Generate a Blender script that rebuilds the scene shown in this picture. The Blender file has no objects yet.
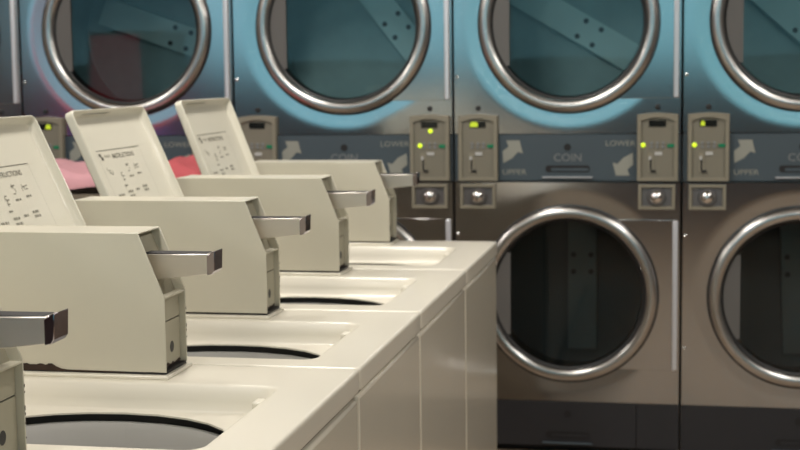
import bpy, math, random
from mathutils import Vector, Matrix
random.seed(7)
C = bpy.context.scene.collection
PI = math.pi

# ------------------------------------------------------------------ materials
MATS = {}
def mat(name, col, rough=.4, metal=0., coat=0., emit=None, estr=0., noise=0., nscale=20., bump=0., spec=None, alpha=1.):
    m = bpy.data.materials.new(name); m.use_nodes = True
    nt = m.node_tree; b = nt.nodes['Principled BSDF']
    b.inputs['Base Color'].default_value = (*col, 1)
    b.inputs['Roughness'].default_value = rough
    b.inputs['Metallic'].default_value = metal
    b.inputs['Coat Weight'].default_value = coat
    b.inputs['Coat Roughness'].default_value = .12
    if spec is not None: b.inputs['Specular IOR Level'].default_value = spec
    if emit: 
        b.inputs['Emission Color'].default_value = (*emit, 1); b.inputs['Emission Strength'].default_value = estr
    if noise > 0 or bump > 0:
        tc = nt.nodes.new('ShaderNodeTexCoord')
        n = nt.nodes.new('ShaderNodeTexNoise'); n.inputs['Scale'].default_value = nscale; n.inputs['Detail'].default_value = 5
        nt.links.new(tc.outputs['Object'], n.inputs['Vector'])
        if noise > 0:
            r = nt.nodes.new('ShaderNodeMix'); r.data_type = 'RGBA'
            r.inputs[6].default_value = (*[c*(1-noise) for c in col], 1)
            r.inputs[7].default_value = (*[min(1, c*(1+noise)) for c in col], 1)
            nt.links.new(n.outputs['Fac'], r.inputs[0]); nt.links.new(r.outputs[2], b.inputs['Base Color'])
        if bump > 0:
            bp = nt.nodes.new('ShaderNodeBump'); bp.inputs['Strength'].default_value = bump; bp.inputs['Distance'].default_value = .002
            nt.links.new(n.outputs['Fac'], bp.inputs['Height']); nt.links.new(bp.outputs['Normal'], b.inputs['Normal'])
    MATS[name] = m
    return m
def s2l(r, g, b):
    f = lambda c: ((c/255+.055)/1.055)**2.4 if c > 10 else c/255/12.92
    return (f(r), f(g), f(b))

ENAMEL = mat('cream_enamel', s2l(219, 214, 200), .38, coat=.35, noise=.03, nscale=6)
BOXEN = mat('coin_box_enamel', s2l(200, 195, 178), .42, coat=.2, noise=.03, nscale=9)
BOXFR = mat('coin_box_enamel_shaded', s2l(158, 153, 134), .5, noise=.08, nscale=14)  # box enamel darkened: shade of the inset front put into the colour
LIDEN = mat('lid_enamel', s2l(216, 212, 196), .4, coat=.25, noise=.02, nscale=8)
PANEL = mat('front_panel_enamel', s2l(216, 210, 194), .25, coat=.5, noise=.03, nscale=4)
GAP = mat('dark_gap', (.012, .011, .012), .6)
RUST = mat('rust', s2l(52, 36, 26), .85, noise=.5, nscale=90)
CHROME = mat('chrome', (.80, .79, .79), .14, 1.)
SLIDE = mat('slide_chrome', (.70, .65, .60), .32, 1.)
CHROMED = mat('chrome_cap_reflection', (.42, .38, .42), .1, 1.)  # dark red-blue reflection put into the cap's colour
TUBG = mat('tub_ring_plastic', s2l(172, 171, 168), .4)
BASKET = mat('basket_steel', (.25, .25, .26), .35, .9)
AGIT = mat('agitator_plastic', s2l(190, 188, 178), .45)
STEEL = mat('brushed_stainless', (.52, .50, .49), .15, 1., noise=.06, nscale=3)
HSTRIP = mat('hinge_strip_satin', (.74, .75, .80), .38, .55)
STEELD = mat('cabinet_steel', (.2, .19, .19), .45, .8)
RING = mat('door_ring_chrome', (.56, .545, .53), .27, 1.)
GASK = mat('door_gasket', (.012, .012, .013), .5)
HCOV = mat('hinge_cover_grey', s2l(98, 96, 94), .5, .1)
DRUM = mat('galvanised_drum', (.24, .36, .38), .5, .4, noise=.15, nscale=12)  # teal light put into the upper drum's colour
DRUML = mat('lower_drum_shaded', (.07, .075, .078), .5, .5)  # dark copy of the drum, shade put into its colour
DRUMBL = mat('lower_spoke_shaded', (.16, .18, .18), .5, .4)  # dark copy of the spoke, shaded by colour likewise
DRUMB = mat('drum_spoke_teal_lit', (.42, .60, .62), .5, .3)  # spoke colour carries the same teal light
BANDU = mat('slate_band', s2l(68, 80, 88), .5, noise=.04, nscale=10)
BANDL = mat('charcoal_band', s2l(39, 39, 43), .5, noise=.05, nscale=10)
CPAN = mat('control_panel_taupe', s2l(140, 134, 118), .5, .1, noise=.04, nscale=30)
CPAND = mat('control_panel_recess', s2l(128, 123, 109), .5, .1)
DISP = mat('display_glass', (.012, .012, .01), .15)
GREEN = mat('green_button', s2l(10, 125, 85), .4)
WHITE = mat('white_tag', s2l(190, 190, 188), .5)
GREYP = mat('grey_print', s2l(128, 130, 130), .6)
LIP = mat('drawer_lip_grey', s2l(165, 168, 172), .4)
ARROW = mat('arrow_print', s2l(148, 149, 140), .6)
INK = mat('label_ink', s2l(140, 137, 124), .7)
INKD = mat('label_ink_dark', s2l(92, 88, 78), .7)
LABEL = mat('label_paper', s2l(216, 210, 190), .5)
LED = mat('led_lit', (.6, .75, .02), .4, emit=(.62, .85, .03), estr=.95)
LEDD = mat('digit_lit', (.4, .5, .02), .4, emit=(.5, .62, .03), estr=.5)
BLACK = mat('black_plug', (.01, .01, .011), .5)
PINK = mat('pink_cloth', s2l(214, 160, 168), .9, noise=.08, nscale=15, bump=.3)
RED = mat('red_cloth', s2l(196, 92, 98), .9, noise=.1, nscale=15, bump=.3)
CANVAS = mat('canvas_taupe', s2l(122, 112, 98), .85, noise=.12, nscale=40, bump=.2)
RUBBER = mat('rubber', (.03, .03, .03), .7)
WALLM = mat('painted_wall', s2l(150, 146, 138), .8, noise=.04, nscale=3)
WALLD = mat('dark_wainscot', s2l(70, 58, 60), .7, noise=.1, nscale=3)
WALLR = mat('grey_wall', s2l(96, 93, 90), .8, noise=.04, nscale=3)
CEILM = mat('ceiling_tile', s2l(200, 198, 190), .9, noise=.04, nscale=5)
FRAME = mat('window_frame_metal', s2l(60, 60, 64), .5, .5)

def glass_mat(name, tint, refl):
    m = bpy.data.materials.new(name); m.use_nodes = True; nt = m.node_tree
    for n in list(nt.nodes): nt.nodes.remove(n)
    o = nt.nodes.new('ShaderNodeOutputMaterial'); mx = nt.nodes.new('ShaderNodeMixShader')
    t = nt.nodes.new('ShaderNodeBsdfTransparent'); t.inputs[0].default_value = (*tint, 1)
    g = nt.nodes.new('ShaderNodeBsdfGlossy'); g.inputs['Roughness'].default_value = .03; g.inputs[0].default_value = (1, 1, 1, 1)
    lw = nt.nodes.new('ShaderNodeFresnel'); lw.inputs[0].default_value = refl
    nt.links.new(lw.outputs[0], mx.inputs[0]); nt.links.new(t.outputs[0], mx.inputs[1]); nt.links.new(g.outputs[0], mx.inputs[2])
    nt.links.new(mx.outputs[0], o.inputs[0])
    return m
DGLASS = glass_mat('door_glass', (.72, .78, .78), 1.46)
WGLASS = glass_mat('window_glass', (.93, .96, .96), 1.45)

def floor_mat():
    m = bpy.data.materials.new('floor_tiles'); m.use_nodes = True; nt = m.node_tree; b = nt.nodes['Principled BSDF']
    tc = nt.nodes.new('ShaderNodeTexCoord'); br = nt.nodes.new('ShaderNodeTexBrick')
    br.offset = 0; br.inputs['Scale'].default_value = 1; br.inputs['Brick Width'].default_value = .3; br.inputs['Row Height'].default_value = .3
    br.inputs['Mortar Size'].default_value = .004
    br.inputs['Color1'].default_value = (*s2l(164, 143, 120), 1); br.inputs['Color2'].default_value = (*s2l(154, 134, 113), 1)
    br.inputs['Mortar'].default_value = (*s2l(95, 88, 80), 1)
    nt.links.new(tc.outputs['Object'], br.inputs['Vector']); nt.links.new(br.outputs['Color'], b.inputs['Base Color'])
    b.inputs['Roughness'].default_value = .4
    return m
FLOORM = floor_mat()

# ------------------------------------------------------------------ mesh builder
class MB:
    def __init__(s): s.v = []; s.f = []; s.m = []; s.mats = []
    def mi(s, m):
        if m not in s.mats: s.mats.append(m)
        return s.mats.index(m)
    def add(s, vs, fs, m, M=None):
        o = len(s.v); k = s.mi(m)
        for p in vs: s.v.append(tuple(M @ Vector(p)) if M else tuple(p))
        for f in fs: s.f.append([i+o for i in f]); s.m.append(k)
    def box(s, x0, x1, y0, y1, z0, z1, m, M=None):
        vs = [(x, y, z) for z in (z0, z1) for y in (y0, y1) for x in (x0, x1)]
        s.add(vs, [(0,2,3,1),(4,5,7,6),(0,1,5,4),(2,6,7,3),(0,4,6,2),(1,3,7,5)], m, M)
    def prism(s, pts, f0, f1, m):            # pts 2-D closed; f0/f1 map (a,b)->3-D for the two ends
        n = len(pts); vs = [f0(*p) for p in pts]+[f1(*p) for p in pts]
        fs = [list(range(n))[::-1], list(range(n, 2*n))]+[(i, (i+1) % n, n+(i+1) % n, n+i) for i in range(n)]
        s.add(vs, fs, m)
    def loft(s, loops, m, cap0=False, cap1=False, close=False):
        n = len(loops[0]); vs = [p for l in loops for p in l]; fs = []
        L = len(loops)
        for k in range(L if close else L-1):
            a = k*n; b = ((k+1) % L)*n
            for i in range(n):
                j = (i+1) % n; fs.append((a+i, a+j, b+j, b+i))
        if cap0: fs.append(list(range(n))[::-1])
        if cap1: fs.append(list(range((L-1)*n, L*n)))
        s.add(vs, fs, m)
    def lathe_y(s, prof, cx, cz, m, n=64, cap0=False, cap1=False, close=False):   # prof: (r, y), axis along y
        s.loft([[(cx+r*math.cos(2*PI*i/n), y, cz+r*math.sin(2*PI*i/n)) for i in range(n)] for r, y in prof], m, cap0, cap1, close)
    def lathe_z(s, prof, cx, cy, m, n=32, cap0=False, cap1=False):
        s.loft([[(cx+r*math.cos(2*PI*i/n), cy+r*math.sin(2*PI*i/n), z) for i in range(n)] for r, z in prof], m, cap0, cap1)
    def build(s, name, parent=None, bevel=0, seg=2, sharp=35, smooth=True):
        me = bpy.data.meshes.new(name); me.from_pydata(s.v, [], s.f)
        for m in s.mats: me.materials.append(m)
        for p, k in zip(me.polygons, s.m): p.material_index = k
        import bmesh
        bm = bmesh.new(); bm.from_mesh(me); bmesh.ops.recalc_face_normals(bm, faces=bm.faces); bm.to_mesh(me); bm.free()
        if smooth:
            for p in me.polygons: p.use_smooth = True
            me.set_sharp_from_angle(angle=math.radians(sharp))
        o = bpy.data.objects.new(name, me); C.objects.link(o)
        if parent: o.parent = parent
        if bevel:
            b = o.modifiers.new('bevel', 'BEVEL'); b.width = bevel; b.segments = seg; b.limit_method = 'ANGLE'; b.angle_limit = math.radians(40)
            b.harden_normals = False
        return o

def rrect(x0, x1, y0, y1, rx, ry=None, m=6, ns=8):
    ry = ry or rx; pts = []
    cs = [(x1-rx, y1-ry, 0), (x0+rx, y1-ry, 90), (x0+rx, y0+ry, 180), (x1-rx, y0+ry, 270)]
    for k, (cx, cy, a0) in enumerate(cs):
        for i in range(m+1):
            a = math.radians(a0+90*i/m); pts.append((cx+rx*math.cos(a), cy+ry*math.sin(a)))
        nx = cs[(k+1) % 4]; a = math.radians(nx[2]); q = (nx[0]+rx*math.cos(a), nx[1]+ry*math.sin(a)); p = pts[-1]
        for i in range(1, ns): pts.append((p[0]+(q[0]-p[0])*i/ns, p[1]+(q[1]-p[1])*i/ns))
    return pts

def text_geo(s, size, wide=1.0):
    cu = bpy.data.curves.new('t', 'FONT'); cu.body = s; cu.size = size; cu.align_x = 'CENTER'; cu.align_y = 'CENTER'
    cu.resolution_u = 3
    o = bpy.data.objects.new('t', cu); C.objects.link(o); bpy.context.view_layer.update()
    dg = bpy.context.evaluated_depsgraph_get(); me = o.evaluated_get(dg).to_mesh()
    vs = [(v.co.x*wide, v.co.y) for v in me.vertices]; fs = [list(p.vertices) for p in me.polygons]
    bpy.data.objects.remove(o); bpy.data.curves.remove(cu)
    return vs, fs

def thing(name, label, cat, loc=(0, 0, 0), group=None):
    o = bpy.data.objects.new(name, None); C.objects.link(o); o.location = loc; o.empty_display_size = .1
    o['label'] = label; o['category'] = cat
    if group: o['group'] = group
    return o
def dup(root, loc, label):
    r = root.copy(); C.objects.link(r); r.location = loc; r['label'] = label
    for ch in list(root.children):
        c = ch.copy(); C.objects.link(c); c.parent = r
        for g in list(ch.children):
            d = g.copy(); C.objects.link(d); d.parent = c
    return r
def struct(o): o['kind'] = 'structure'; return o

# ------------------------------------------------------------------ washer
def washer(loc, label):
    t = thing('top_load_washer', label, 'washing machine', loc, 'row of cream top-loading washers')
    W = .66
    b = MB(); 
    b.box(-.768, -.760, .009, W-.009, 0, .878, GAP); b.box(-.024, -.016, .009, W-.009, 0, .878, GAP); b.box(-.76, -.024, .009, .017, 0, .878, GAP); b.box(-.76, -.024, W-.017, W-.009, 0, .878, GAP); b.box(-.76, -.024, .017, W-.017, .02, .04, GAP)
    b.build('cabinet_core', t)
    b = MB()
    b.box(-.776, -.03, .003, .008, 0, .876, PANEL); b.box(-.776, -.03, W-.008, W-.003, 0, .876, PANEL); b.box(-.776, -.769, .003, W-.003, 0, .876, PANEL)
    b.build('side_panel', t, .001)
    b = MB(); b.box(-.022, -.004, .0035, W-.0035, .09, .868, PANEL)
    b.build('front_panel', t, .007, 3)
    b = MB(); b.box(-.06, -.02, .0035, W-.0035, 0, .086, GAP); b.build('kick_plate', t)
    # enamelled deck with sunk basin and an opening
    def lp(x0, x1, y0, y1, z, rx, ry=None): return [(x, y, z) for x, y in rrect(x0, x1, y0, y1, rx, ry)]
    X0, X1, Y0, Y1 = -.78, 0, .001, W-.001
    L = [lp(X0+.012, X1-.012, Y0+.012, Y1-.012, .8785, .01), lp(X0+.001, X1-.001, Y0+.001, Y1-.001, .8785, .012), lp(X0, X1, Y0, Y1, .881, .012), lp(X0, X1, Y0, Y1, .884, .012), lp(X0, X1, Y0, Y1, .911, .012), lp(X0, X1, Y0, Y1, .914, .012), lp(X0+.0012, X1-.0012, Y0+.001, Y1-.001, .9176, .012),
         lp(X0+.003, X1-.003, Y0+.003, Y1-.003, .9193, .012), lp(X0+.006, X1-.006, Y0+.006, Y1-.006, .920, .012), lp(X0+.010, X1-.010, Y0+.010, Y1-.010, .920, .012), lp(-.652, -.094, .063, .504, .920, .03),
         lp(-.645, -.100, .070, .497, .920, .03), lp(-.643, -.102, .072, .4955, .9193, .032), lp(-.640, -.106, .076, .4915, .9165, .034),
         lp(-.634, -.114, .083, .484, .893, .034), lp(-.629, -.119, .088, .480, .8775, .034), lp(-.624, -.124, .094, .476, .8735, .04),
         lp(-.618, -.138, .116, .472, .8725, .235, .177), lp(-.616, -.140, .118, .470, .871, .236, .175), lp(-.616, -.140, .118, .470, .868, .236, .175)]
    b = MB(); b.loft(L, ENAMEL); b.build('top_deck', t, sharp=50)
    # opening: black skirt painted as the shade in the gap, balance ring and basket
    b = MB()
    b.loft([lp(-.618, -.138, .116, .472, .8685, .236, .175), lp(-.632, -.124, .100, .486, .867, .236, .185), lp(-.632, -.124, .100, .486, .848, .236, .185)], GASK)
    b.build('tub_gap_shade', t)
    b = MB()
    b.loft([lp(-.632, -.124, .100, .486, .8485, .236, .185), lp(-.624, -.132, .108, .478, .8535, .236, .185), lp(-.618, -.138, .116, .472, .852, .236, .172), lp(-.614, -.142, .120, .468, .842, .236, .172), lp(-.606, -.150, .128, .460, .79, .226, .165)], TUBG)
    b.build('balance_ring', t)
    b = MB()
    b.loft([lp(-.614, -.142, .120, .468, .79, .236, .172), lp(-.606, -.150, .128, .46, .45, .22, .165)], BASKET, cap1=True)
    b.build('wash_basket', t)
    b = MB()
    prof = [(.10, .452), (.095, .47), (.055, .50), (.042, .56), (.036, .74), (.034, .78), (.022, .80), (.004, .805)]
    b.lathe_z(prof, -.378, .286, AGIT, 28, cap1=True)
    for k in range(4):
        a = k*PI/2+.4; M = Matrix.Translation((-.378, .286, 0)) @ Matrix.Rotation(a, 4, 'Z')
        b.box(.03, .085, -.004, .004, .47, .60, AGIT, M)
    b.build('agitator', t)
    for yy in (.44, ):
        b = MB(); b.box(-.134, -.116, yy-.016, yy+.016, .8735, .908, ENAMEL); b.build('lid_bumper', t, .004, 2)
    # lid leaning back on its hinge
    th = math.radians(23.2); hx, hz = -.655, .926
    d = Vector((-math.sin(th), 0, math.cos(th))); n = Vector((math.cos(th), 0, math.sin(th)))
    P0 = Vector((hx, 0, hz)); LL = .494
    def lid(a, y, c): q = P0+d*a+n*(c-.028); return (q.x, y, q.z)
    def ll(ins, c, r): return [lid(a, y, c) for a, y in rrect(ins, LL-ins, .054+ins, .502-ins, r, m=6, ns=4)]
    b = MB()
    b.loft([ll(.008, 0, .012), ll(.003, .001, .014), ll(0, .004, .016), ll(0, .020, .016), ll(.001, .0225, .016), ll(.0025, .0235, .014), ll(.0045, .0225, .013), ll(.0055, .020, .012),
            ll(.0125, .006, .010), ll(.0155, .004, .008), ll(.019, .0035, .006)], LIDEN, cap0=True, cap1=True)
    lo = b.build('lid', t, sharp=40)
    b = MB()                                                   # dark strip under the top rim, dark notch at the folded corner
    for (a0, a1, y0, y1) in ((LL-.0125, LL-.0095, .10, .30),):
        pts = [(y0, a0), (y0+.03, a1), (y1, a1), (y1-.05, a0)]
        b.add([lid(a, y, .0175) for y, a in pts], [(0, 1, 2, 3)], INK)
    b.add([lid(LL-.007, .0605, .0215), lid(LL-.007, .0645, .0215), lid(LL-.014, .068, .010), lid(LL-.014, .064, .010)], [(0, 1, 2, 3)], INKD)
    b.build('rim_strip_notch', lo)
    # printed instructions
    b = MB(); c = .0042
    ya, yb = .132, .398; at = LL-.103; ab = at-.165
    def q(y0, y1, a0, a1, m): b.add([lid(a0, y0, c), lid(a0, y1, c), lid(a1, y1, c), lid(a1, y0, c)], [(0, 1, 2, 3)], m)
    q(ya, yb, at-.0016, at, INKD); q(ya, ya+.0006, ab, at, INK); q(yb-.0006, yb, ab, at, INK); q(yb-.03, yb, ab, ab+.0018, INKD)
    def tx(s, y, a, size, m, wide=1.):
        vs, fs = text_geo(s, size, wide); b.add([lid(a+v, y+u, c+.0002) for u, v in vs], fs, m)
    tx('INSTRUCTIONS', ya+.148, at-.019, .0175, INKD, 1.1)
    tx('WASH', ya+.052, at-.017, .011, INK, 1.1)
    q(ya+.008, ya+.020, at-.016, at-.008, INKD); q(ya+.015, ya+.026, at-.026, at-.017, INKD)
    rnd = random.Random(3)
    def words(y, a, w, h):
        x = y
        while x < y+w:
            k = min(rnd.uniform(.008, .02), y+w-x); q(x, x+k, a-h, a, INK); x += k+.003
    def picto(y, a):                                           # small line drawings of hands and dials
        for i in range(6):
            x, z = rnd.uniform(-.012, .012), rnd.uniform(-.012, .010)
            if i % 2: q(y+x, y+x+.0025, a+z-.008, a+z, INK)
            else: q(y+x, y+x+.011, a+z-.0025, a+z, INK)
    picto(ya+.032, at-.052); picto(ya+.085, at-.070); picto(ya+.140, at-.050); picto(ya+.192, at-.045)
    words(ya+.132, at-.074, .026, .0045); words(ya+.187, at-.070, .026, .0045)
    words(ya+.078, at-.096, .022, .004)
    for y, a, w in ((.020, .117, .036), (.034, .128, .014), (.084, .112, .030), (.084, .124, .034), (.136, .110, .022), (.182, .106, .032), (.184, .116, .030)):
        words(ya+y, at-a, w, .0055)
    words(ya+.075, at-.141, .10, .006); words(ya+.105, at-.152, .075, .006)
    lb = b.build('instruction_label', lo, smooth=False)
    lb['label'] = 'grey printed washing instructions'
    for yy in (.10, .43):
        b = MB(); b.box(-.70, -.652, yy, yy+.04, .9195, .930, LIDEN); b.build('lid_hinge', lo, .002)
    # coin meter box on the far rim
    YN, YF = .530, .641; pr = [(-.772, .930), (-.322, .930), (-.322, 1.065), (-.368, 1.179), (-.772, 1.179)]
    b = MB()
    for y0, y1 in ((YN, YN+.003), (YF-.003, YF)):
        b.prism(pr, lambda x, z, y0=y0: (x, y0, z), lambda x, z, y1=y1: (x, y1, z), BOXEN)
    b.box(-.772, -.369, YN+.003, YF-.003, 1.1755, 1.1785, BOXEN); b.box(-.772, -.769, YN+.003, YF-.003, .932, 1.1755, BOXEN)
    box = b.build('coin_box', t, .0012, 2)
    b = MB(); b.box(-.772, -.315, YN-.014, YF+.006, .9195, .9265, ENAMEL); b.build('base_plate', box, .002)
    b = MB()
    b.box(-.735, -.3235, YN+.002, YF-.003, .9255, .931, GAP)
    b.box(-.735, -.326, YN-.0006, YN+.003, .9275, .9302, GAP)
    b.build('base_gap', box, smooth=False)
    b = MB()                                                   # slanted face plate set back inside the side sheets
    pl = [(-.342, 1.058), (-.3405, 1.062), (-.3855, 1.1755), (-.389, 1.1755)]
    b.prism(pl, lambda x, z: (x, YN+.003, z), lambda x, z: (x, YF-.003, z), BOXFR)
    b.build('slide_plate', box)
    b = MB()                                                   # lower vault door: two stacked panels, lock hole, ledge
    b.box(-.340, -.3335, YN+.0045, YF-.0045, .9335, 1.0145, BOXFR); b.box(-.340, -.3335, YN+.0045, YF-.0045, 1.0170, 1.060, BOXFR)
    b.box(-.342, -.3235, YN+.003, YF-.003, 1.0605, 1.0635, BOXEN)
    b.box(-.344, -.336, YN+.0032, YF-.0032, .932, 1.06, GAP)
    n_ = 16; cy, cz = YN+.062, .966
    b.add([(-.3332, cy+.0105*math.cos(2*PI*i/n_), cz+.0105*math.sin(2*PI*i/n_)) for i in range(n_)], [list(range(n_))], BLACK)
    pts = [(YN+.004, .9335)]+[(YN+.004+.0085*i, .9335+rnd.uniform(.002, .008)) for i in range(1, 12)]+[(YF-.004, .9335)]
    b.add([(-.333, y, z) for y, z in pts], [list(range(len(pts)))], RUST)
    for i in range(7):                                         # rust freckles on the far edge
        z = rnd.uniform(.94, 1.03); w = rnd.uniform(.001, .0025)
        b.add([(-.3215, YF-.003, z), (-.3215, YF-.0002, z), (-.3215, YF-.0002, z+2*w), (-.3215, YF-.003, z+2*w)], [(0, 1, 2, 3)], RUST)
    b.build('vault_door', box, smooth=False)
    b = MB()                                                   # chrome coin slide
    y0, y1 = .566, .609
    pts = [(-.395, 1.086), (-.250, 1.103), (-.250, 1.1385), (-.395, 1.1365)]
    b.prism(pts, lambda x, z: (x, y0, z), lambda x, z: (x, y1, z), SLIDE)
    b.box(-.39, -.256, y0+.005, y1-.005, 1.1372, 1.1392, GAP)
    pts = [(-.254, 1.101), (-.245, 1.1025), (-.240, 1.109), (-.2385, 1.144), (-.245, 1.142), (-.254, 1.135)]
    b.prism(pts, lambda x, z: (x, y0-.001, z), lambda x, z: (x, y1+.001, z), CHROMED)
    cs = b.build('coin_slide', box, .0025, 2); cs['label'] = 'chrome coin slide handle'
    return t

YN0 = [1.174, 1.837, 2.499, 3.124, 3.817]
SY = [1, 1, .944, 1.047, 1.01]
wl = ['cream washer nearest the camera, only its coin box and slide showing at bottom left',
      'cream washer whose open tub meets the bottom edge, rust under its coin box',
      'cream washer just behind the rust-edged coin box, second open tub from the front',
      'cream washer second from the far end of the row, lid raised',
      'cream washer at the far end of the row, closest to the dryers, lid raised']
w0 = washer((0, YN0[0], 0), wl[0])
ws = [w0]+[dup(w0, (0, YN0[k], 0), wl[k]) for k in range(1, 5)]
for o, k in zip(ws, SY): o.scale.y = k
def part(o, nm): return [c for c in o.children if c.name.split('.')[0] == nm][0]
def tilt_lid(o, deg, dx):                                      # each lid rests at a slightly different angle
    T = Matrix.Translation((-.655, 0, .926)); part(o, 'lid').matrix_local = Matrix.Translation((dx, 0, 0)) @ T @ Matrix.Rotation(math.radians(deg), 4, 'Y') @ T.inverted()
tilt_lid(ws[2], -1.7, .026); tilt_lid(ws[3], -.6, .011); tilt_lid(ws[4], 2.2, .012)
part(ws[1], 'front_panel').location.z = -.005
rr = random.Random(11); b = MB()                               # flaking rust on the second washer's coin box
pts = [(-.64, .9285)]; x = -.64
while x < -.535: pts.append((x, .9405+rr.uniform(-.0015, .0015))); x += .006
pts += [(-.529, .9365), (-.520, .933), (-.508, .9315), (-.40, .9305), (-.40, .9285)]
b.add([(x, .5290, z) for x, z in pts], [list(range(len(pts)))], RUST)
o = b.build('rust_patch', part(ws[1], 'coin_box'), smooth=False); o['label'] = 'dark brown flaking rust'

# ------------------------------------------------------------------ stacked dryer
DW = .849
def dryer(loc, label):
    t = thing('stacked_dryer', label, 'dryer', loc, 'stainless stacked dryers along the far wall')
    w = DW-.006
    b = MB()
    b.box(0, .012, .015, .9, 0, 2.06, STEELD); b.box(w-.012, w, .015, .9, 0, 2.06, STEELD)
    b.box(.012, w-.012, .015, .9, 2.045, 2.06, STEELD); b.box(.012, w-.012, .885, .9, 0, 2.045, STEELD)
    b.box(.012, w-.012, .05, .885, 0, .03, GAP); b.box(.012, w-.012, .02, .885, 1.036, 1.046, STEELD)
    b.build('cabinet', t)
    CX = .43
    for (cz, z0, z1) in ((.617, .203, 1.041), (1.633, 1.220, 2.058)):
        n = 128; loops = []
        def ringl(r, y): return [(CX+r*math.cos(2*PI*i/n), y, cz+r*math.sin(2*PI*i/n)) for i in range(n)]
        def rectl(ins, y):
            o = []
            for i in range(n):
                a = 2*PI*i/n; c, s = math.cos(a), math.sin(a)
                tx_ = ((w-ins-CX) if c > 0 else (CX-ins))/max(abs(c), 1e-6); tz = ((z1-ins-cz) if s > 0 else (cz-z0-ins))/max(abs(s), 1e-6)
                k = min(tx_, tz); o.append([CX+k*c, y, cz+k*s])
            for ccx, ccz in ((ins, z0+ins), (w-ins, z0+ins), (ins, z1-ins), (w-ins, z1-ins)):   # snap to the corners
                j = min(range(n), key=lambda i: (o[i][0]-ccx)**2+(o[i][2]-ccz)**2); o[j][0] = ccx; o[j][2] = ccz
            return [tuple(p) for p in o]
        DI = .0036
        def dd(r):
            u = max(0, min(1, (r-.334)/.054)); return DI*(1-u)
        loops = [ringl(.29, DI+.02), ringl(.292, DI), ringl(.332, DI)]+[ringl(.332+.0085*i, dd(.332+.0085*i)) for i in range(1, 10) if i != 7]
        loops += [rectl(.0045, 0), rectl(.002, 0), rectl(0, .0025), rectl(0, .005), rectl(0, .015)]
        b = MB(); b.loft(loops, STEEL); b.build('front_panel', t, sharp=50)
        # door: chrome ring, glass, side plate with hinge
        b = MB(); 
        arc = [(CX+.325*math.cos(math.radians(60.5-121*i/24)), cz+.325*math.sin(math.radians(60.5-121*i/24))) for i in range(25)]
        b.prism(arc+[(.816, cz-.283), (.816, cz+.283)], lambda x, z: (x, -.006, z), lambda x, z: (x, .006, z), STEEL)
        door = b.build('door', t, .0015)
        b = MB()
        b.lathe_y([(.338, .008), (.337, -.012), (.333, -.014), (.332, .008)], CX, cz, GASK, 96)
        b.build('door_seal', door)
        b = MB()
        prof = [(.332, .006), (.332, -.014), (.329, -.022), (.322, -.0275), (.311, -.030), (.299, -.029), (.291, -.024), (.2865, -.012), (.285, .01)]
        b.lathe_y(prof, CX, cz, RING, 128); b.build('door_ring', door, sharp=60)
        b = MB(); b.lathe_y([(.287, -.008), (.278, -.004), (.272, .03), (.287, .03)], CX, cz, GASK, 96); b.build('glass_gasket', door)
        b = MB(); b.lathe_y([(.279, .0), (.15, -.001), (.001, -.0015)], CX, cz, DGLASS, 64, cap1=True)
        b.build('door_glass', door)
        b = MB()
        xl = CX-.277; pts = []
        for i in range(13):
            z = -.157+.314*i/12; pts.append((CX-math.sqrt(.279**2-z*z), cz+z))
        pts += [(CX-.218, cz+.157), (CX-.218, cz-.157)]
        b.prism(pts, lambda x, z: (x, -.009, z), lambda x, z: (x, -.003, z), HCOV); b.build('latch_plate', door)
        b = MB(); b.box(.8155, .8345, -.016, .002, cz-.281, cz+.281, HSTRIP); b.build('hinge_strip', door, .005, 3)
        for zz in (cz-.197, cz+.225):
            b = MB(); b.lathe_y([(.0065, .001), (.006, -.004), (.003, -.006)], .012, zz, CHROME, 14, cap1=True); b.build('panel_bolt', t)
        # drum
        b = MB()
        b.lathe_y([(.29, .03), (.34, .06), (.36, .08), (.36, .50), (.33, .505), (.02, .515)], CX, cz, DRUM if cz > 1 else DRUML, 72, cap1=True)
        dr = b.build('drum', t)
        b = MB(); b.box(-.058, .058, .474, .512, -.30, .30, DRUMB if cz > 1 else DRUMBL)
        for bx, bz in ((-.035, .02), (.035, .02), (-.035, .09), (.035, .09)):
            b.add([(bx+.011*math.cos(2*PI*i/14), .4735, bz+.011*math.sin(2*PI*i/14)) for i in range(14)], [list(range(14))], BLACK)
        sp_ = b.build('drum_spoke', dr); sp_.location = (CX, 0, cz)
    # bands
    def print_text(b, s, x, z, size, y, m, wide=1.):
        vs, fs = text_geo(s, size, wide); b.add([(x+u, y, z+v) for u, v in vs], fs, m)
    def disc(b, x, z, r, y, m, n=20): b.add([(x+r*math.cos(2*PI*i/n), y, z+r*math.sin(2*PI*i/n)) for i in range(n)], [list(range(n))], m)
    for up, z0, z1, m in ((1, 1.046, 1.2185, BANDU), (0, .03, .2015, BANDL)):
        b = MB()
        if up: b.box(.002, w-.002, .001, .014, z0, z1, m)
        else: b.box(.002, .684, .001, .014, z0, z1, m); b.box(.686, w-.002, .001, .014, z0, z1, m); b.box(.004, w-.004, .014, .02, z0, z1, GAP)
        band = b.build('lint_drawer_band', t, .001)
        o = z0-1.046; a = m if not up else None
        b = MB(); disc(b, .427, 1.171+o, .0135, -.0008, BLACK); b.add([], [], BLACK); b.build('key_hole', band, smooth=False)
        b = MB(); pts = rrect(.345, .510, 1.077+o, 1.103+o, .010, m=4, ns=2)
        b.prism(pts, lambda x, z: (x, .0005, z), lambda x, z: (x, -.0006, z), GAP if up else BLACK); 
        pts = rrect(.365, .505, 1.082+o, 1.093+o, .005, m=4, ns=2)
        b.prism(pts, lambda x, z: (x, -.0006, z), lambda x, z: (x, -.002, z), m); b.build('finger_slot', band, smooth=False)
        b = MB(); b.box(.332, .520, -.010, .001, 1.055+o, 1.0615+o, LIP if up else BANDU); b.build('drawer_lip', band, .002)
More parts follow.
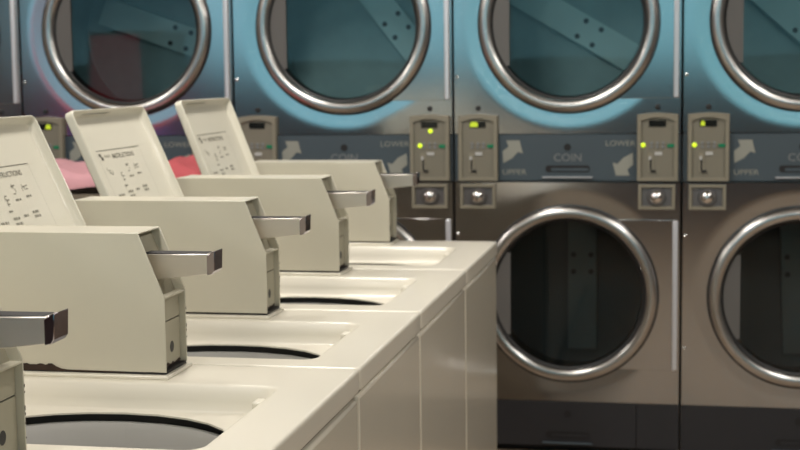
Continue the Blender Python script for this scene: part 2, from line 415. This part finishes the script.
        if up:
            b = MB(); y = -.0008
            print_text(b, 'COIN', .428, 1.131, .040, y, GREYP, 1.05); b.build('band_lettering', band, smooth=False)
            def arrow(ox, oz, s, nm):
                P = [(-.038, -.042), (-.040, .002), (-.018, .020), (-.027, .043), (.024, .043), (.036, -.006), (.018, .000), (-.004, -.024)]
                b = MB(); b.add([(ox+s*x, y, oz+s*z) for x, z in P], [list(range(len(P)))], ARROW); b.build(nm, band, smooth=False)
            arrow(.224, 1.154, 1, 'arrow_mark'); arrow(.630, 1.108, -1, 'arrow_mark')
            b = MB(); print_text(b, 'UPPER', .228, 1.077, .028, y, ARROW, 1.15); b.build('band_lettering', band, smooth=False)
            b = MB(); print_text(b, 'LOWER', .622, 1.184, .028, y, ARROW, 1.15); b.build('band_lettering', band, smooth=False)
    # control panels and coin locks
    for x0 in (.018, .684):
        x1 = x0+.149; z0, z1 = 1.047, 1.297; yF = -.026
        b = MB()
        out = [(x0, z0), (x1, z0)]+[(x1-(x1-x0)*i/10, z1-.006+.006*math.sin(PI*i/10)) for i in range(11)]
        inn = [(x0+.014, z0+.012), (x1-.014, z0+.012)]+[(x1-.014-(x1-x0-.028)*i/10, z1-.028+.012*math.sin(PI*i/10)) for i in range(11)]
        b.loft([[(x, .0, z) for x, z in out], [(x, yF+.003, z) for x, z in out], [(x+(.003 if x < x0+.07 else -.003), yF, z) for x, z in out], [(x, yF, z) for x, z in inn], [(x, yF+.009, z) for x, z in inn]], CPAN)
        b.add([(x, yF+.009, z) for x, z in inn], [list(range(len(inn)))], CPAND)
        cp = b.build('control_panel', t, sharp=30)
        y = yF+.0085
        def sub(nm, f):
            b = MB(); f(b); return b.build(nm, cp, smooth=False)
        sub('display', lambda b: b.box(x0+.043, x0+.104, y-.003, y+.001, 1.247, 1.270, DISP))
        sub('start_button', lambda b: b.box(x0+.110, x0+.136, y-.004, y+.001, 1.171, 1.183, GREEN))
        sub('price_tag', lambda b: b.box(x0+.064, x0+.091, y-.003, y+.001, 1.142, 1.154, WHITE))
        for bx in (.052, .074, .095):
            for bz in (1.172, 1.186): sub('select_button', lambda b: b.lathe_y([(.006, y+.001), (.006, y-.003), (.004, y-.004)], x0+bx, bz, GREYP, 12, cap1=True))
        def slot(b):
            b.box(x0+.040, x0+.060, y-.002, y+.001, 1.082, 1.150, CPAN); b.box(x0+.047, x0+.053, y-.004, y+.001, 1.088, 1.128, BLACK); b.box(x0+.043, x0+.051, y-.006, y, 1.125, 1.138, WHITE); b.box(x0+.05, x0+.068, y-.008, y, 1.080, 1.087, BLACK)
        sub('coin_slot', slot)
        b = MB(); b.lathe_y([(.011, .001), (.010, -.003), (.004, -.005)], x0+.074, 1.318, BLACK, 18, cap1=True); b.build('plug', t)
        # coin lock
        x0 += .005; x1 = x0+.134; z0, z1 = .940, 1.033; yF = -.02
        b = MB()
        R = lambda i, y: [(x, y, z) for x, z in ((x0+i, z0+i), (x1-i, z0+i), (x1-i, z1-i), (x0+i, z1-i))]
        b.loft([R(0, 0), R(0, yF+.002), R(.002, yF), R(.010, yF), R(.013, yF+.013)], CPAN); b.add(R(.013, yF+.013), [(0, 1, 2, 3)], STEELD)
        lk = b.build('coin_lock_box', t, sharp=30)
        b = MB(); b.lathe_y([(.034, yF+.013), (.034, yF+.004), (.030, yF-.001), (.024, yF-.001)], x0+.067, .9865, STEELD, 28); b.build('lock_collar', lk)
        b = MB(); b.lathe_y([(.025, yF+.002), (.024, yF-.006), (.018, yF-.013), (.010, yF-.017), (.003, yF-.018)], x0+.067, .9865, CHROME, 28, cap1=True); b.build('lock_knob', lk)
    return t

SX = [-2.891, -2.0246, -1.139, -.275, .574]
SC = [1.02, (2.0246-1.139)/DW, (1.139-.275)/DW, 1.0, 1.0]
YD = 5.366
dl = ['stacked dryer at the left edge, only a steel strip and chrome hinge showing',
      'leftmost stacked dryer with a visible round door, behind the raised washer lids',
      'stacked dryer behind the coin box farthest back, two yellow lights on its right control panel',
      'stacked dryer just right of the washer row, both round doors nearly whole in view',
      'stacked dryer cut off by the right edge of the photo, display partly lit']
d0 = dryer((SX[0], YD, 0), dl[0])
ds = [d0]+[dup(d0, (SX[k], YD, 0), dl[k]) for k in range(1, 5)]
for o, s in zip(ds, SC): o.scale.x = s
bpy.context.view_layer.update()
# each drum stopped at its own angle (lower, upper)
ANG = [((90, .0), (-40, 0)), ((90, .0), (-20, 0)), ((90, -.02), (-53, .10)), ((90, -.02), (-31, 0)), ((92, -.02), (-42, .01))]
for o, pair in zip(ds, ANG):
    drums = sorted([c for c in o.children if c.name.startswith('drum')], key=lambda c: min(v.co.z for v in c.data.vertices))
    for dr, (a, off), cz in zip(drums, pair, (.617, 1.633)):
        a = math.radians(a); dx, dz = math.cos(a), math.sin(a)
        sp_ = dr.children[0]
        sp_.location = (.43-off*dz, 0, cz+off*dx)
        sp_.rotation_euler = (0, math.atan2(dx, dz), 0)
# lit lamps and digits
def panel(o, right):
    ps = sorted([c for c in o.children if c.name.startswith('control_panel')], key=lambda c: sum(v.co.x for v in c.data.vertices))
    return ps[1 if right else 0], (.684 if right else .018)
def lamp(k, right, dx, z):
    p, x0 = panel(ds[k], right); b = MB(); b.lathe_y([(.0085, -.017), (.008, -.021), (.004, -.0235)], x0+dx, z, LED, 16, cap1=True); o = b.build('indicator_light', p); o['label'] = 'lit yellow-green lamp'
def digits(k, right, dx0, dx1):
    p, x0 = panel(ds[k], right); b = MB()
    pts = [(x0+dx0+.002, 1.249), (x0+dx1-.002, 1.249), (x0+dx1, 1.258), (x0+dx1-.006, 1.268), (x0+dx0+.006, 1.268), (x0+dx0, 1.258)]
    b.prism(pts, lambda x, z: (x, -.0195, z), lambda x, z: (x, -.0215, z), LEDD); o = b.build('lit_digit', p, smooth=False); o['label'] = 'glowing yellow-green digit'
lamp(2, 1, .078, 1.234); lamp(2, 1, .038, 1.179); digits(3, 0, .044, .076)
lamp(3, 1, .022, 1.179); lamp(4, 0, .024, 1.179); digits(4, 0, .045, .062); digits(1, 0, .080, .103)

# ------------------------------------------------------------------ laundry waiting behind the washers
cart = thing('laundry_cart', 'taupe canvas laundry cart between the washers and the dryers', 'laundry cart', (-1.55, 5.0, 0))
b = MB()
def cl(x, y, z, r): return [(a, c_, z) for a, c_ in rrect(-x, x, -y, y, r)]
b.loft([cl(.36, .17, .30, .05), cl(.42, .20, .70, .05), cl(.46, .22, 1.03, .05), cl(.45, .21, 1.03, .05), cl(.41, .19, .70, .05), cl(.35, .16, .32, .05)], CANVAS, cap0=True, cap1=True); b.build('basket', cart)
b = MB(); b.loft([cl(.468, .228, 1.023, .05), cl(.468, .228, 1.038, .05), cl(.447, .207, 1.038, .05), cl(.447, .207, 1.023, .05)], CANVAS, close=True); b.build('rim', cart)
b = MB(); b.box(-.34, .34, -.16, .16, .265, .30, STEELD)
for sx in (-1, 1):
    for sy in (-1, 1): b.box(sx*.30-.012, sx*.30+.012, sy*.13-.012, sy*.13+.012, .09, .27, STEELD)
b.build('undercarriage', cart)
for sx in (-1, 1):
    for sy in (-1, 1):
        b = MB(); b.lathe_y([(.02, sy*.13-.014), (.05, sy*.13-.014), (.05, sy*.13+.014), (.02, sy*.13+.014)], sx*.30, .05, RUBBER, 20, cap0=True, cap1=True); b.build('wheel', cart)
def heap(name, label, x0, x1, y0, y1, z0, z1, m, seed, sag):
    rn = random.Random(seed); n = 18; vs = []; fs = []
    ph = [rn.uniform(0, 6) for _ in range(6)]
    for lay in (0, 1):
        for j in range(n+1):
            for i in range(n+1):
                u, v = i/n, j/n
                e = (1-(2*u-1)**6)*(1-(2*v-1)**6)
                wv = .012*math.sin(7*u+ph[0])+.008*math.sin(11*v+5*u+ph[1])+.006*math.sin(17*u-4*v+ph[2])
                zt = z0+(z1-z0)*(.45+.55*e**.6)+wv*e+sag*(u-.5)
                zb = z0+.006*math.sin(9*u+ph[3])+sag*(u-.5)*1.3
                vs.append((x0+(x1-x0)*u, y0+(y1-y0)*v, zt if lay else zb))
    N = (n+1)**2
    for j in range(n):
        for i in range(n):
            a = j*(n+1)+i; fs.append((a, a+1, a+n+2, a+n+1)); fs.append((N+a, N+a+n+1, N+a+n+2, N+a+1))
    for i in range(n):
        for a, c_ in ((i, i+1), (n*(n+1)+i, n*(n+1)+i+1), (i*(n+1), (i+1)*(n+1)), (i*(n+1)+n, (i+1)*(n+1)+n)): fs.append((a, c_, N+c_, N+a))
    b = MB(); b.add(vs, fs, m); o = b.build(name, sharp=60); o['label'] = label; o['category'] = 'blanket'
    return o
heap('folded_blanket', 'pale pink blanket heaped on the cart, seen between the first two washer lids', -1.85, -1.38, 4.77, 5.17, 1.056, 1.130, PINK, 2, .012)
heap('folded_towel', 'red towel on the cart, glimpsed between the second and third washer lids', -1.37, -1.09, 4.79, 5.17, 1.048, 1.142, RED, 5, .0)

# ------------------------------------------------------------------ unseen machine added for its reflection in the leftmost dryer door
vm = thing('added_vending_machine', 'unseen red vending machine added for its reflection in the leftmost dryer door', 'vending machine', (-4.62, -2.55, 0))
VRED = mat('vending_red_glow', s2l(200, 30, 45), .4, emit=(.75, .03, .06), estr=.7); VBLUE = mat('vending_blue_glow', s2l(40, 90, 190), .4, emit=(.05, .25, .9), estr=1.2); VBLK = mat('vending_dark', s2l(25, 25, 28), .4)  # panel glow added so red and blue carry into the reflection
b = MB(); b.box(-.46, .46, -.38, .36, .06, 1.88, VBLK); b.box(-.44, .44, -.34, .34, 0, .06, VBLK); b.build('cabinet', vm, .01)
b = MB(); b.box(-.43, .20, .362, .38, .95, 1.84, VRED); b.build('front_panel', vm, .008)
b = MB(); b.box(-.43, .20, .362, .378, .62, .93, VBLUE); b.build('lower_panel', vm, .008)
b = MB(); b.box(-.40, .18, .362, .376, .22, .48, VBLK); b.box(-.38, .16, .372, .39, .44, .47, STEELD); b.build('dispensing_flap', vm, .004)
b = MB(); b.box(.24, .42, .362, .374, .9, 1.7, STEELD); b.box(.30, .36, .372, .38, 1.36, 1.40, VBLK); b.box(.27, .39, .372, .38, 1.05, 1.2, VBLK); b.build('coin_panel', vm, .003)

# ------------------------------------------------------------------ room
XL, XR, YB, YE, ZC = -6.0, 3.6, -3.0, 6.35, 2.9
def sbox(name, *a, m=WALLM):
    b = MB(); b.box(*a, m); return struct(b.build(name, smooth=False))
sbox('floor', XL, XR, YB, YE, -.1, 0, m=FLOORM)
sbox('ceiling', XL, XR, YB, YE, ZC, ZC+.1, m=CEILM)
sbox('wall_left', XL-.1, XL, YB, YE, 0, ZC); sbox('wall_right', XR, XR+.1, YB, YE, 0, ZC, m=WALLR); sbox('wall_far', XL, XR, YE, YE+.1, 0, ZC)
sbox('trim_1', XL, XR, YD+.02, YE, 2.10, ZC)
SILL, HEAD = 1.46, 2.75
sbox('wall_back', XL, XR, YB-.12, YB, 0, SILL, m=WALLD)
sbox('trim_2', XL, XR, YB-.12, YB, HEAD, ZC)
nb = 2; bw = (XR-XL)/nb
for k in range(nb):
    a = XL+k*bw; b = MB()
    for q_ in ((a, a+.04, SILL, HEAD), (a+bw-.04, a+bw, SILL, HEAD), (a+.04, a+bw-.04, SILL, SILL+.05), (a+.04, a+bw-.04, HEAD-.05, HEAD)):
        b.box(q_[0], q_[1], YB-.09, YB-.03, q_[2], q_[3], FRAME)
    f = struct(b.build('window_%d' % (k+1), smooth=False))
    b = MB(); b.box(a+.04, a+bw-.04, YB-.064, YB-.058, SILL+.05, HEAD-.05, WGLASS); b.build('pane', f, smooth=False)

# ------------------------------------------------------------------ light
w = bpy.data.worlds.new('World'); bpy.context.scene.world = w; w.use_nodes = True
nt = w.node_tree; bg = nt.nodes['Background']
tc = nt.nodes.new('ShaderNodeTexCoord'); sp = nt.nodes.new('ShaderNodeSeparateXYZ'); rp = nt.nodes.new('ShaderNodeValToRGB')
nt.links.new(tc.outputs['Generated'], sp.inputs[0]); mr = nt.nodes.new('ShaderNodeMapRange')
mr.inputs['From Min'].default_value = -.6; mr.inputs['From Max'].default_value = .6
nt.links.new(sp.outputs['X'], mr.inputs['Value']); nt.links.new(mr.outputs[0], rp.inputs[0])
rp.color_ramp.elements[0].color = (.44, .92, 1.18, 1); rp.color_ramp.elements[1].color = (.26, .74, .80, 1)
nt.links.new(rp.outputs[0], bg.inputs[0]); bg.inputs[1].default_value = 1.0

def area(x, y, z, sx, sy, e, col=(1, .95, .88), rot=(0, 0, 0)):
    l = bpy.data.lights.new('ceiling_lamp', 'AREA'); l.shape = 'RECTANGLE'; l.size = sx; l.size_y = sy; l.energy = e; l.color = col
    o = bpy.data.objects.new('ceiling_lamp', l); C.objects.link(o); o.location = (x, y, z); o.rotation_euler = rot
for x in (-3.2, -.6, 2.0):
    for y, e_ in ((-1.2, 12), (1.4, 28), (3.7, 32)): area(x, y, ZC-.03, .3, 1.25, e_)

for x in SX[2:]:                                               # fill lights added to brighten the upper drums
    l = bpy.data.lights.new('drum_fill', 'POINT'); l.energy = .2; l.shadow_soft_size = .03; l.color = (.75, 1, 1)
    o = bpy.data.objects.new('drum_fill', l); C.objects.link(o); o.location = (x+.43, YD+.15, 1.633+.27)
# ------------------------------------------------------------------ camera
f, psi, pit, rol, H, Xc = 1431.8359, .1949, .1054, -.0127, 1.4524, .5703
import os
F = Vector((-math.sin(psi)*math.cos(pit), math.cos(psi)*math.cos(pit), -math.sin(pit)))
R = Vector((math.cos(psi), math.sin(psi), 0)); U = R.cross(F)
R2 = R*math.cos(rol)+U*math.sin(rol); U2 = -R*math.sin(rol)+U*math.cos(rol)
cam = bpy.data.cameras.new('camera'); co = bpy.data.objects.new('camera', cam); C.objects.link(co)
co.matrix_world = Matrix(((R2.x, U2.x, -F.x, Xc), (R2.y, U2.y, -F.y, 0), (R2.z, U2.z, -F.z, H), (0, 0, 0, 1)))
cam.sensor_width = 36; cam.lens = f*36/800; cam.clip_start = .02
cam.dof.use_dof = True; cam.dof.focus_distance = 2.25; cam.dof.aperture_fstop = 8
sc = bpy.context.scene; sc.camera = co
sc.view_settings.view_transform = 'Standard'; sc.view_settings.exposure = .12
